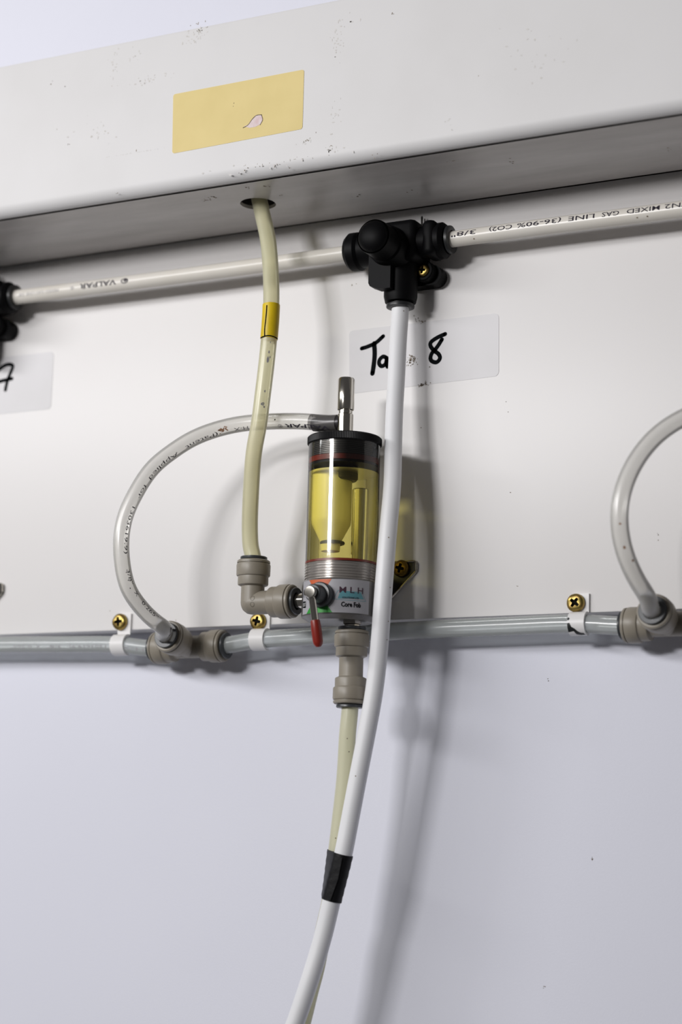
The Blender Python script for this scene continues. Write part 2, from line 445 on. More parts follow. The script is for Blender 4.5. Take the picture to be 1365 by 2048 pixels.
# ------------------------------------------------------------------ stickers
st = thing('sticker', 'blank yellowed sticker with a small torn patch on the white trunking', 'sticker', (-26, -D_FRONT, 205))
c1, c2, c3, c4 = P(347, 189, D_FRONT), P(609, 139, D_FRONT), P(605.5, 258, D_FRONT), P(345, 307.5, D_FRONT)
def quad(u, v): return (c4.lerp(c3, u)).lerp(c1.lerp(c2, u), v)
base = [quad(x / 92, z / 38) for x, z in rrect(0, 92, 0, 38, 1.6)]
obj('paper', MB().prism([(p.x, -D_FRONT - .01, p.z) for p in base], (0, -.2, 0)), 'cream', st, smooth=False)
tp = [(489, 253), (499, 249), (505, 240), (513, 232), (523, 230), (526, 238), (523, 248), (512, 254), (500, 256)]
obj('torn_patch', MB().prism([(q.x, -D_FRONT - .2, q.z) for q in (P(a, b, D_FRONT) for a, b in tp)], (0, -.1, 0)), 'torn', st, label='pale pink torn patch', smooth=False)
mb = MB()
stroke(mb, [(q.x, q.z) for q in (P(a, b, D_FRONT) for a, b in ((487, 256), (497, 250), (506, 238), (514, 231), (524, 230)))], .45, lambda p: (p.x, -D_FRONT - .36, p.y))
stroke(mb, [(q.x, q.z) for q in (P(a, b, D_FRONT) for a, b in ((524, 231), (526, 240), (521, 250)))], .35, lambda p: (p.x, -D_FRONT - .36, p.y))
q = P(468, 208, D_FRONT); flecks(mb, q.x, q.z, .4, 1, 3, .2, .35, -D_FRONT - .3)
obj('torn_edge', mb, 'dirt', st, smooth=False, fixn=False)

l8 = thing('marker_label', 'white label hand-lettered Tap 8 in black marker, behind the hanging white hose', 'label', (54, 0, 76))
a1, a2, a3, a4 = P(698.5, 662, 0), P(998.5, 626, 0), P(998.5, 752, 0), P(700, 788, 0)
def quad8(u, v): return (a4.lerp(a3, u)).lerp(a1.lerp(a2, u), v)
obj('label_sheet', MB().prism([(p.x, -.01, p.z) for p in (quad8(x / 102, z / 40) for x, z in rrect(0, 102, 0, 40, 3))], (0, -.18, 0)), 'label', l8, smooth=False)
def pen(mb, pts, w, taper=None):
    stroke(mb, [(q.x, q.z) for q in (P(a, b, 0) for a, b in pts)], w * 1.28, lambda p: (p.x, -.26, p.y), taper=taper)
def c6(*a): return [(680 + x / 4.015, 600 + y / 4.015) for x, y in a]
mb = MB(); pen(mb, c6((178, 390), (225, 375), (290, 345), (350, 292)), 2.1); pen(mb, c6((278, 350), (282, 430), (276, 510), (264, 590)), 2.5)
obj('letter_t', mb, 'ink', l8, smooth=False, fixn=False)
mb = MB(); pen(mb, c6((378, 466), (350, 455), (322, 480), (318, 512), (338, 532), (368, 515), (380, 468), (378, 505), (384, 536)), 2.1)
obj('letter_a', mb, 'ink', l8, smooth=False, fixn=False)
mb = MB(); pen(mb, c6((437, 452), (432, 520), (430, 580)), 2.0); pen(mb, c6((437, 462), (470, 452), (490, 480), (470, 515), (436, 516)), 1.9)
obj('letter_p', mb, 'ink', l8, smooth=False, fixn=False)
mb = MB(); pen(mb, c6((848, 274), (790, 300), (738, 335), (730, 368), (756, 404), (796, 436), (806, 470), (780, 500), (745, 494), (730, 468), (742, 428), (770, 396), (796, 360), (822, 318)), 2.1, None)
obj('digit_eight', mb, 'ink', l8, smooth=False, fixn=False)
mb = MB()
for px, py, n_, s_ in ((825, 720, 70, 1.5), (846, 769, 34, 1.6), (858, 766, 5, 2), (845, 643, 10, 2), (861, 734, 2, .3), (861, 765, 2, .4), (838, 636, 4, 2)):
    p = P(px, py, 0); flecks(mb, p.x, p.z, s_, s_ * (.4 if py > 740 or py < 680 else 1.1), n_, .2, .55, -.24)
obj('grime_specks', mb, 'dirt', l8, kind='stuff', smooth=False, fixn=False)

l7 = thing('marker_label', 'white label with a handwritten 7, cut off by the left edge', 'label', (-290, 0, 84))
b2, b3 = P(107, 703, 0), P(103, 818, 0)
obj('label_sheet', MB().prism([(x, -.01, z) for x, z in rrect(b2.x - 102, (b2.x + b3.x) / 2, b3.z, b2.z, 3)], (0, -.18, 0)), 'label', l7, smooth=False)
def c8(*a): return [(x / 5.686, 500 + y / 5.686) for x, y in a]
mb = MB(); pen(mb, c8((-20, 1372), (20, 1338), (70, 1308), (120, 1303), (148, 1322), (128, 1385), (94, 1465), (74, 1540), (64, 1592)), 2.1); pen(mb, c8((-10, 1498), (70, 1478), (138, 1463)), 2.1)
obj('digit_seven', mb, 'ink', l7, smooth=False, fixn=False)

# ------------------------------------------------------------------ screws, made once
def cross_poly(R_, w_):
    out = []
    for k in range(4):
        a = math.pi / 2 * k + .25
        for u, v in ((w_, -w_), (R_, -w_ * .75), (R_, w_ * .75)):
            out.append((u * math.cos(a) - v * math.sin(a), u * math.sin(a) + v * math.cos(a)))
    return out
def screw_mesh(R_=5.2):
    """pan head with a real cross-shaped recess; head points to -Y"""
    mb = MB(); cp = cross_poly(R_ * .56, R_ * .2)
    n = len(cp); k = 4
    vs = []; fs = []
    hz = R_ * .52
    def ring_pt(i, f):                     # from the cross outline out to the rim
        x, z = cp[i]; a = math.atan2(z, x); rx, rz = math.cos(a) * R_, math.sin(a) * R_
        return x + (rx - x) * f, z + (rz - z) * f
    lev = [(0, -R_ * .28), (0, hz), (.45, hz * .96), (.8, hz * .78), (.97, hz * .45), (1, 0)]
    sub = 3
    pts = []
    for i in range(n):
        for t in range(sub):
            x0, z0 = cp[i]; x1, z1 = cp[(i + 1) % n]; pts.append((x0 + (x1 - x0) * t / sub, z0 + (z1 - z0) * t / sub))
    nn = len(pts)
    for f, h in lev:
        for x, z in pts:
            a = math.atan2(z, x); rx, rz = math.cos(a) * R_, math.sin(a) * R_
            s_ = .7 if h < 0 else 1
            vs.append(((x + (rx - x) * f) * s_, -h, (z + (rz - z) * f) * s_))
    for l in range(len(lev) - 1):
        for i in range(nn):
            j = (i + 1) % nn; fs.append((l * nn + i, l * nn + j, (l + 1) * nn + j, (l + 1) * nn + i))
    return MB().add(vs, fs), MB().add([(x * .98, -hz * .35, z * .98) for x, z in pts], [tuple(range(nn))])
def add_screw(parent, p, R_=5.2, m='zinc', spin=0, tilt=(0, 0)):
    h, rc = screw_mesh(R_)
    rot = Matrix.Rotation(spin, 4, 'Y') @ Matrix.Rotation(tilt[0], 4, 'X') @ Matrix.Rotation(tilt[1], 4, 'Z')
    for q in (h, rc): q.v = [rot.to_3x3() @ v + Vector(p) for v in q.v]
    s_ = obj('screw', h, m, parent, label='brass-coloured cross-head screw', angle=50)
    obj('recess', rc, 'recess', s_, smooth=False)  # dark floor added to paint the shade in the cross
    return s_

# ------------------------------------------------------------------ push-fit ports
def port(mb, o, d, L=28.5, neck=7.2):
    """grey push-fit socket running from o along d, L mm to the face of the collet"""
    prof = [(0, 0), (neck, 0), (neck, L - 18.5), (9.2, L - 17.6), (9.4, L - 17), (9.4, L - 12.4), (10.1, L - 12), (10.4, L - 11.3), (10.5, L - 5.6), (10.3, L - 4.8), (9.6, L - 4.6), (9.6, L - 4.2), (10.2, L - 4.0), (10.1, L - 2.8), (9.4, L - 2.2), (7.3, L - 2.2), (7.0, L - 6), (0, L - 6)]
    mb.lathe(prof, o, d, 40)
def collet(parent, o, d, L=28.5, m='collet'):
    prof = [(5.3, L - 7), (6.9, L - 7), (6.9, L - 1.9), (8.1, L - 1.7), (8.3, L - 1.2), (8.3, L - .3), (7.9, L), (5.6, L), (5.2, L - .5), (5.2, L - 7)]
    return obj('collet', MB().lathe(prof, o, d, 36), m, parent, label='dark grey release ring')

# ================================================================== gas line and black manifolds
GD, GZ = 19.0, 161.5
TX = P(801.5, 604, GD).x
def manifold(cx, label):
    t = thing('gas_manifold', label, 'pipe fitting', (cx, 0, GZ - 40), 'black gas manifolds')
    c = Vector((cx, -GD, GZ))
    mb = MB().box((cx - 13, -6, GZ - 13), (cx + 15, -32, GZ + 13), 4, 3)
    mb.lathe([(0, 0), (12, 0), (12, 6), (11.2, 12), (10, 16), (10, 24), (9.2, 25), (9.2, 27)], c, (1, 0, 0), 40)
    obj('body', mb, 'black', t)
    mb = MB().lathe([(0, 4), (11, 4), (11, 14), (10.6, 20), (10.6, 27), (12.2, 29), (12.2, 34), (10.2, 36.5), (8, 37), (5.5, 37), (5.5, 30)], c, (-1, 0, 0), 40)
    obj('socket', mb, 'black', t)
    mb = MB().lathe([(0, 6), (10.2, 6), (10.2, 25), (11.2, 26), (11.2, 29), (9.5, 31), (9.0, 31.5), (7, 31.5), (5.5, 28)], c, (1, 0, 0), 40)
    mb.box((cx + 18, -GD - 11, GZ - 11), (cx + 27, -GD + 8, GZ + 11.5), 3.5, 3)
    obj('socket', mb, 'black', t)
    mb = MB().lathe([(0, 6), (11, 6), (11, 12), (10.4, 18), (10.4, 33), (9.6, 36.5), (7.4, 37), (5.5, 37), (5.5, 30)], c, (0, 0, -1), 40)
    obj('socket', mb, 'black', t)
    cb = c + Vector((-2.2, 0, -4))
    # blanked branch that points into the room, with a domed plug
    mb = MB().lathe([(0, 4), (14, 4), (14, 8), (12.8, 12), (12.2, 19), (12.0, 20), (10.9, 21), (10.9, 33), (10.7, 35)], cb, (0, -1, 0), 44)
    obj('branch', mb, 'black', t)
    dome = [(10.2, 30), (10.2, 34)] + [(10.2 * math.cos(a), 34 + 6 * math.sin(a)) for a in [math.pi / 2 * i / 8 for i in range(1, 8)]] + [(0, 40)]
    obj('domed_plug', MB().lathe(dome, cb, (0, -1, 0), 44), 'black', t)
    # collets
    for d, L in (((1, 0, 0), 34.5), ((-1, 0, 0), 37.8), ((0, 0, -1), 40)):
        prof = [(5.2, L - 6), (7.0, L - 6), (7.0, L - 2.4), (8.6, L - 2.2), (8.8, L - 1.2), (8.6, L - .3), (7.6, L), (5.7, L), (5.2, L - .6), (5.2, L - 6)]
        obj('collet', MB().lathe(prof, c, d, 36), 'collet_k', t, label='dark grey release ring')
    # mounting feet
    dx = cx - TX
    f = P(868, 549, 8); s0 = P(847, 541, 15)
    out = []
    for i in range(13):
        a = -math.pi / 2 + math.pi * i / 12; out.append((f.x - .5 + dx + 6.3 * math.cos(a), f.z - .5 + 6.3 * math.sin(a)))
    out += [(cx - 2, f.z + 9), (cx - 2, f.z - 7)]
    mb = MB().prism([(x, -.3, z) for x, z in out], (0, -9, 0))
    mb.lathe([(0, 0), (6.6, 0), (6.6, 14.6), (6, 15.2), (4.6, 15.2), (4.4, 13.5), (0, 13.5)], (s0.x + dx, -.3, s0.z), (0, -1, 0), 30)
    obj('mounting_foot', mb, 'black', t)
    g0 = P(741, 520, 32); g1 = P(741, 574, 32)
    mb = MB().prism([(g0.x + dx, -27, g0.z + 8), (cx, -27, g0.z + 8), (cx, -27, g1.z - 2.5), (g0.x + dx + 6, -27, g1.z - 2.2), (g0.x + dx + 1, -27, g1.z), (g0.x + dx, -27, g1.z + 2)], (0, -7, 0))
    obj('gusset', mb, 'black', t, angle=20)
    s1 = P(843, 447, 6)
    mb = MB().lathe([(0, 0), (.7, 0), (.7, 9), (.4, 10), (0, 10)], (s1.x + dx, -5, s1.z - 5), (0, 0, 1), 10).lathe([(0, 0), (.5, 0), (.5, 6), (0, 6.4)], (s1.x + dx + 1.9, -5, s1.z - 3), (0, 0, 1), 10)
    obj('locating_pin', mb, 'steel', t)
    add_screw(t, (s0.x + dx, -14.6, s0.z), 4.1, 'zinc', .4)
    return t
man = manifold(TX, 'black three-way gas manifold above the Tap 8 label')
mx0 = P(33, 590, GD).x - 34
man2 = dup(man, (mx0, 0, GZ - 40), label='black gas manifold cut off by the left edge of the photo')

RG = 5.0
gp = Path([(TX - 32, -GD, GZ), (TX - 80, -GD - .3, GZ - .4), (TX - 150, -GD - .5, GZ - .6), (mx0 + 60, -GD - .3, GZ - .2), (mx0 + 29, -GD, GZ)])
gt = thing('gas_tube', 'white printed gas tube between the two black manifolds', 'tube', gp.c[len(gp.c) // 2])
obj('tube_wall', tube(gp, RG), 'gas', gt)
mb = MB()
yy = lambda x: 600 - (x - 0) * .133
tube_word(mb, gp, RG, 'VALPAR', (239, 566), (166, 575), 4.9, -.35, .02)
# oval mark before the name
u = gp.near(255, 556)
for k in range(18):
    a0, a1_ = 2 * math.pi * k / 18, 2 * math.pi * (k + 1) / 18
    q = []
    for a, rr in ((a0, 1), (a1_, 1), (a1_, .68), (a0, .68)): q.append(gp.surf(u + math.cos(a) * 2.9 * rr, -.35 + math.sin(a) * 1.8 * rr / RG, RG + .06))
    mb.add(q, [(0, 1, 2, 3)])
k = 10; mb.add([gp.surf(u - .5 + math.cos(6.283 * i / k) * 1.3, -.40 + math.sin(6.283 * i / k) * 1.0 / RG, RG + .06) for i in range(k)], [tuple(range(k))])
obj('printed_text', mb, 'print', gt, smooth=False, fixn=False)
mb = MB()
tube_word(mb, gp, RG, '®', (156, 576), (148, 577), 3.4, -.3, .0)
tube_word(mb, gp, RG, 'MIXED GAS LINE 3/8"', (126, 580), (44, 590), 3.0, -.25, .0)
obj('faded_text', mb, 'faint_print', gt, smooth=False, fixn=False)

gp2 = Path([(TX + 27, -GD, GZ), (TX + 90, -GD, GZ + .3), (TX + 170, -GD, GZ - .2), (TX + 260, -GD, GZ)])
gt2 = thing('gas_tube', 'off-white gas tube printed MIXED GAS LINE, right of the black manifold', 'tube', gp2.c[len(gp2.c) // 2])
obj('tube_wall', tube(gp2, RG), 'gas', gt2)
mb = MB()
for wd, x0_, x1_ in (('CO2/N2', 1428, 1337), ('MIXED', 1327, 1261), ('GAS', 1247, 1208), ('LINE', 1196, 1144), ('(36-90%', 1129, 1042), ('CO2)', 1031, 984), ('3/8"', 958, 908)):
    tube_word(mb, gp2, RG, wd, (x0_, 478 - (x0_ - 890) * .125), (x1_, 478 - (x1_ - 890) * .125), 4.4, -.58, .006)
obj('printed_text', mb, 'print', gt2, smooth=False, fixn=False)
mb = MB()
for px, py in ((1299, 435), (1283, 439), (955, 492)):
    u = gp2.near(px, py); mb.add([gp2.surf(u + math.cos(6.283 * i / 8) * .6, -.3 + math.sin(6.283 * i / 8) * .09, RG + .06) for i in range(8)], [tuple(range(8))])
obj('dirt_specks', mb, 'dirt', gt2, kind='stuff', smooth=False, fixn=False)

# hanging white hose
RH = 5.35
hp = Path([(TX, -GD, GZ - 33), (TX, -GD, GZ - 42)] + [P(*a) for a in ((797, 680, 21.5), (793.5, 750, 24), (789, 830, 27.5), (787, 899, 31), (785, 970, 34.5), (778, 1050, 38.5), (769, 1160, 42), (764, 1227, 43), (759, 1295, 42), (748, 1388, 41.5), (734.5, 1463, 41.5), (716, 1558, 41.8), (698, 1653, 42.2), (688, 1704, 42.6), (665, 1796, 42.4), (646, 1875, 43), (617, 1970, 45.5), (591, 2046, 47), (560, 2125, 49), (525, 2205, 51))])
hose = thing('gas_hose', 'long white hose hanging from the black manifold, bowing down to the left', 'hose', hp.c[-1])
obj('tube_wall', tube(hp, RH), 'hose', hose)
mb = MB()
for px, py, a in ((786, 1079, .1), (762, 1240, .9), (757, 1278, .9), (727, 1556, -.3), (785, 628, .4), (752, 1173, .8)):
    u = hp.near(px, py); mb.add([hp.surf(u + math.cos(6.283 * i / 8) * .4, a + math.sin(6.283 * i / 8) * .07, RH + .05) for i in range(8)], [tuple(range(8))])
obj('dirt_specks', mb, 'dirt', hose, kind='stuff', smooth=False, fixn=False)

# ================================================================== filter unit
FX, FD = 22.3, 40.0
def zl(py): return P(614, py, 50).z
za = dict(cap1=zl(877), cap0=zl(889), red1=zl(919), red0=zl(929), blk0=zl(934), liq1=zl(946), r1=zl(1124), r0=zl(1129), lab1=zl(1164), lab0=zl(1235), bot=zl(1243))
F = (FX, -FD, 0)
RGL = 21.7
fob = thing('beer_line_detector', 'clear cylinder filter with yellow liquid, black cap and red-sleeved lever', 'filter unit', (FX, -FD, za['bot']))
obj('cylinder_wall', MB().lathe([(RGL, za['r1'] - 2), (RGL, za['cap0'] + 1)], F, (0, 0, 1), 72), 'glass', fob, label='clear plastic cylinder')
obj('liquid', MB().lathe([(0, za['r0']), (RGL - .7, za['r0']), (RGL - .7, za['liq1']), (0, za['liq1'])], F, (0, 0, 1), 64), 'liquid', fob, label='yellow liquid')
cap = [(0, za['cap0'] - .5), (RGL + .4, za['cap0'] - .5), (RGL + .9, za['cap0']), (RGL + .9, za['cap1']), (RGL, za['cap1'] + .8), (0, za['cap1'] + .8)]
obj('cap', MB().lathe(cap, F, (0, 0, 1), 280, knurl=.988), 'blackc', fob, label='black knurled screw cap', angle=20)
def thread(z0, z1, r, n):
    pr_ = [(0, z0), (r - .5, z0)]
    for i in range(n):
        za_ = z0 + (z1 - z0) * (i + .15) / n; zb_ = z0 + (z1 - z0) * (i + .5) / n; zc_ = z0 + (z1 - z0) * (i + .85) / n
        pr_ += [(r - .5, za_), (r, zb_ - .12), (r, zb_ + .12), (r - .5, zc_)]
    return pr_ + [(r - .5, z1), (0, z1)]
obj('thread', MB().lathe(thread(za['red1'], za['cap0'] - .4, RGL - .35, 8), F, (0, 0, 1), 64), 'thread_hi', fob, label='dark threaded ring under the cap')
obj('thread', MB().lathe(thread(za['lab1'] - 1, za['r0'], RGL + .25, 7), F, (0, 0, 1), 72), 'thread_lo', fob, label='grey ribbed threaded ring')
obj('seal', MB().lathe([(0, za['red0']), (RGL - .5, za['red0']), (RGL - .3, za['red1']), (0, za['red1'])], F, (0, 0, 1), 64), 'seal', fob, label='dark red seal')
obj('seal', MB().lathe([(0, za['r0']), (RGL + .1, za['r0']), (RGL + .1, za['r1'] - .2), (RGL - .6, za['r1']), (0, za['r1'])], F, (0, 0, 1), 64), 'seal', fob, label='dark red seal')
bf = P(687, 938, 45)
obj('plug', MB().lathe([(0, za['red0'] + 1), (RGL - 1.2, za['red0'] + 1), (RGL - 1.2, za['blk0']), (8.6, za['blk0']), (8.6, za['blk0'] - 7), (7.6, za['blk0'] - 8.2), (0, za['blk0'] - 8.2)], F, (0, 0, 1), 48), 'blackc', fob)
# float and sensor pipe inside
fx = P(664, 1000, 40).x
zf1, zf0, zt = P(664, 948, 40).z, P(664, 1050, 40).z, P(664, 1083, 40).z
fl = obj('float', MB().lathe([(0, zt - 6), (5.6, zt - 6), (6, zt - 1.5), (6.4, zt), (11.7, zf0), (12.1, zf0 + 3), (12.1, zf1 - 1), (11.3, zf1), (0, zf1)], (fx, -FD, 0), (0, 0, 1), 48), 'float', fob, label='white float with tapered lower end')
tor = MB()
for i in range(36):
    for j in range(8):
        a, b_ = 2 * math.pi * i / 36, 2 * math.pi * j / 8
        rr = 6.6 + 1.0 * math.cos(b_); tor.v.append(Vector((fx + 1.2 + rr * math.cos(a), -FD + rr * math.sin(a), zt - 1 + 1.0 * math.sin(b_))))
for i in range(36):
    for j in range(8):
        tor.f.append((i * 8 + j, ((i + 1) % 36) * 8 + j, ((i + 1) % 36) * 8 + (j + 1) % 8, i * 8 + (j + 1) % 8))
obj('sealing_ring', tor, 'blackc', fl)
px_ = P(721, 1050, 42).x
zp1 = P(722, 977, 45).z
obj('inner_pipe', MB().lathe([(0, za['r0']), (5.0, za['r0']), (5.0, zp1 - .5), (4.6, zp1), (3.6, zp1), (3.6, zp1 - 20), (0, zp1 - 20)], (px_, -42.5, 0), (0, 0, 1), 36), 'pipe', fob, label='polished steel pipe inside the liquid')
# vent stem and spout on the cap
zv = [P(692, y, FD).z for y in (862, 828, 822, 757)]
vs_ = obj('vent_stem', MB().lathe([(0, za['cap1']), (4.9, za['cap1']), (4.9, zv[1] - .6), (4.3, zv[1]), (4.3, zv[2]), (5.0, zv[2] + .5), (5.2, zv[2] + 1), (5.2, zv[3] - 1), (4.6, zv[3]), (3.2, zv[3]), (3.0, zv[3] - 1), (0, zv[3] - 1)], F, (0, 0, 1), 40), 'chrome', fob, label='polished steel vent stem')
zs = P(672, 846, FD).z
obj('spout', MB().lathe([(0, 3), (4.3, 3), (4.3, 7), (4.62, 8), (4.3, 12), (4.62, 13), (4.3, 17), (4.62, 18), (3.9, 22), (0, 22)], (FX, -FD, zs), (-1, 0, 0), 28), 'spout', vs_)
# base body with its printed label
RB = 23.2
zb1, zb0, zbb = za['lab1'], za['lab0'], za['bot']
body = obj('valve_body', MB().lathe([(0, zbb), (RB - 4, zbb), (RB - 2.6, zbb + 1), (RB - 1.2, zb0 - .6), (RB - .2, zb0), (RB, zb0 + .6), (RB, zb1 - .8), (RB - .8, zb1), (0, zb1)], F, (0, 0, 1), 72), 'bodyk', fob, label='dull metal valve body')
TH0 = math.radians(27.4)
def onbody(th, z, r): return Vector((FX + r * math.sin(th), -FD - r * math.cos(th), z))
def thpx(px, py=1195):
    lo, hi = TH0 - 1.5, TH0 + 1.5
    zc = zb0 + (zb1 - zb0) / 2
    for _ in range(40):
        m_ = (lo + hi) / 2
        if pix(onbody(m_, zc, RB))[0] < px: lo = m_
        else: hi = m_
    return lo
ZH = zb1 - zb0
def zpx(px, py):                   # height on the body skin seen at this pixel
    th = thpx(px); q = onbody(th, 0, RB); return P(px, py, -q.y).z
def patch(mb, poly, r, n=10):
    """polygon in (theta,z) cut into strips so it hugs the body"""
    bm = bmesh.new(); f = bm.faces.new([bm.verts.new((t, z, 0)) for t, z in poly])
    t0, t1 = min(t for t, z in poly), max(t for t, z in poly)
    for k in range(1, n):
        bmesh.ops.bisect_plane(bm, geom=list(bm.verts) + list(bm.edges) + list(bm.faces), plane_co=(t0 + (t1 - t0) * k / n, 0, 0), plane_no=(1, 0, 0))
    bm.verts.index_update()
    mb.add([onbody(v.co.x, v.co.y, r) for v in bm.verts], [tuple(v.index for v in f.verts) for f in bm.faces]); bm.free()
def rectpx(x0, y0, x1, y1): return [(thpx(a), zpx(a, b)) for a, b in ((x0, y0), (x1, y0), (x1, y1), (x0, y1))]
def bodytext(mb, s, x0, x1, py, h, r, bold=.01):
    vs, fs = text2d(s, bold); t0, t1 = thpx(x0), thpx(x1); z0 = zpx((x0 + x1) / 2, py)
    mb.add([onbody(t0 + (t1 - t0) * u, z0 + v * h, r) for u, v in vs], fs)
mb = MB(); zlo, zhi = zb0 + .7, zb1 - .9
patch(mb, [(thpx(607), zlo), (thpx(738), zlo), (thpx(738), zhi), (thpx(607), zhi)], RB + .10, 40)
lab = obj('printed_label', mb, 'sticker', body, smooth=True, fixn=False, label='grey printed label wrapped round the valve body')
th_v = thpx(648)
tw = thpx(662) - th_v
vz = zlo + (zhi - zlo) * .5
def add_print(name, mm, build, r=.2, label=None):
    mb = MB(); build(mb); o = obj(name, mb, mm, body, smooth=False, fixn=False)
    if label: o['label'] = label
ta, tb = thpx(619), thpx(663); tc_ = (ta + tb) / 2
add_print('orange_mark', 'orange', lambda mb: patch(mb, [(ta, zhi), (tc_ - .06, vz), (tc_ + .06, vz), (tb, zhi)], RB + .18), label='orange triangle above the valve')
add_print('green_mark', 'green', lambda mb: patch(mb, [(thpx(615), zlo), (thpx(666), zlo), (tc_ + .06, vz), (tc_ - .06, vz)], RB + .18), label='green triangle below the valve')
def tealb(mb):
    patch(mb, [(thpx(676), zpx(676, 1197)), (thpx(728), zpx(728, 1199)), (thpx(722), zpx(722, 1186)), (thpx(681), zpx(681, 1182))], RB + .18)
add_print('teal_mark', 'teal', tealb)
def outline(mb):
    pts = [(667, 1198), (676, 1181), (724, 1185), (732, 1203), (667, 1198)]
    for (a, b), (c, d) in zip(pts, pts[1:]):
        n_ = 8
        for k in range(n_):
            f0, f1 = k / n_, (k + 1) / n_
            xa, ya, xb, yb = a + (c - a) * f0, b + (d - b) * f0, a + (c - a) * f1, b + (d - b) * f1
            w_ = .13; A0, A1 = thpx(xa), thpx(xb); z0, z1 = zpx(xa, ya), zpx(xb, yb)
            if abs(c - a) > abs(d - b): mb.add([onbody(A0, z0 - w_, RB + .17), onbody(A1, z1 - w_, RB + .17), onbody(A1, z1 + w_, RB + .17), onbody(A0, z0 + w_, RB + .17)], [(0, 1, 2, 3)])
            else: mb.add([onbody(A0 - w_ / RB, z0, RB + .17), onbody(A1 - w_ / RB, z1, RB + .17), onbody(A1 + w_ / RB, z1, RB + .17), onbody(A0 + w_ / RB, z0, RB + .17)], [(0, 1, 2, 3)])
add_print('logo_outline', 'teal', outline)
add_print('logo_letters', 'plum', lambda mb: bodytext(mb, 'M L H', 679, 726, 1180, 5.2, RB + .24, .006))
add_print('small_text', 'print', lambda mb: bodytext(mb, 'SOLUTIONS LTD', 685, 718, 1195.5, 1.5, RB + .24, .03))
add_print('product_text', 'ink', lambda mb: bodytext(mb, 'Core Fob', 683, 722, 1209, 4.0, RB + .24, .035))
add_print('black_box', 'ink', lambda mb: patch(mb, [(thpx(607.5), zpx(608, 1216)), (thpx(613), zpx(613, 1216)), (thpx(613), zpx(613, 1203)), (thpx(607.5), zpx(608, 1203))], RB + .18))
add_print('flow_text', 'white_print', lambda mb: bodytext(mb, 'OUT', 608, 612.6, 1209.5, 3.0, RB + .24, .02))
add_print('side_text', 'ink', lambda mb: bodytext(mb, '(O', 608, 613, 1185, 5, RB + .24, .03))
# valve spindle and lever
vz0 = P(650, 1190, FD + RB).z
V0 = Vector((FX, -FD, vz0))
vx = Vector((FX - .4, -FD, vz0))
val = obj('valve_spindle', MB().lathe([(0, RB - 2), (7.5, RB - 2), (7.5, RB + 3.2), (6.9, RB + 4), (5.5, RB + 4.2), (5.2, RB + 11), (4.6, RB + 11.6), (0, RB + 11.6)], vx, (0, -1, 0), 36), 'collet', fob, label='dark valve spindle')
obj('spindle_end', MB().lathe([(0, RB + 8), (3.7, RB + 8), (3.7, RB + 14.4), (3.2, RB + 15), (0, RB + 15.2)], vx, (0, -1, 0), 30), 'chrome', val, label='polished steel spindle end')
l0, l1 = vx + Vector((0, -RB - 11.8, -2.2)), P(637.5, 1293, 70)
ldv = l1 - l0; LL = ldv.length
lev = obj('lever', MB().lathe([(0, 0), (2.15, 0), (2.15, LL * .55), (0, LL * .55)], l0, ldv, 20), 'chrome', fob, label='polished steel lever')
obj('sleeve', MB().lathe([(0, LL * .47), (2.5, LL * .47), (2.8, LL * .5), (3.05, LL * .65), (3.0, LL - 3), (2.6, LL - 1.2), (1.4, LL + .2), (0, LL + .5)], l0, ldv, 28), 'redgrip', lev, label='red plastic sleeve')
# stems leaving the body
EX = P(505, 1206, FD)
z_el = EX.z
st1 = obj('outlet_stem', MB().lathe([(0, RB - 3), (4.6, RB - 3), (4.6, FX - EX.x - 14), (0, FX - EX.x - 14)], (FX, -FD, z_el), (-1, 0, 0), 30), 'chrome', fob, label='polished steel outlet stem')
CXX = P(705, 1245, 38).x
zc_top = P(703.5, 1254, 38).z
obj('inlet_stem', MB().lathe([(0, zbb + 3), (5.6, zbb + 3), (5.6, zbb - 1), (4.75, zbb - 1.4), (4.75, zc_top - 16), (0, zc_top - 16)], (CXX, -38, 0), (0, 0, 1), 8), 'chrome', fob, label='steel inlet stem', angle=20)

# wall bracket
def bracket(cx, label):
    sx = P(803, 1137, 2).x + (cx - FX); sz = P(803, 1137, 2).z
    cr = P(833, 1126, 2).x + (cx - FX); zt_, zm = P(831, 1122, 2).z, P(833, 1143, 2).z
    lowp = P(783, 1196, 2); lx = lowp.x + cx - FX
    poly = [(cr - 1.6, zt_), (cr - .4, zt_ - .6), (cr, zt_ - 1.8), (cr, zm + 1), (cr - .5, zm), (lx, lowp.z), (cx + 6, lowp.z - 8)]
    poly = poly + [(2 * cx - x, z) for x, z in reversed(poly)]
    return poly, (sx, sz)
poly, (sx, sz) = bracket(FX, '')
pl = obj('bracket_plate', MB().prism([(x, -.05, z) for x, z in poly], (0, -1.2, 0)), 'bracket', fob, smooth=False, label='steel mounting plate on the panel')
rimb = MB()
for (xa, za_), (xb, zb_) in zip(poly, poly[1:] + poly[:1]):
    d = Vector((xb - xa, 0, zb_ - za_)); rimb.lathe([(0, 0), (.75, 0), (.75, d.length), (0, d.length)], (xa, -1.6, za_), d, 8)
obj('rolled_edge', rimb, 'chrome', pl)
mb = MB().box((FX - 10, -1, zb0 + 3), (FX + 10, -FD + RB - 3, zb1 - 4), 1.5)
obj('bracket_arm', mb, 'steel', fob)
add_screw(fob, (sx, -1.6, sz), 5.3, 'zinc_dull', .5)
add_screw(fob, (2 * FX - sx, -1.6, sz), 5.3, 'zinc_dull', .2)
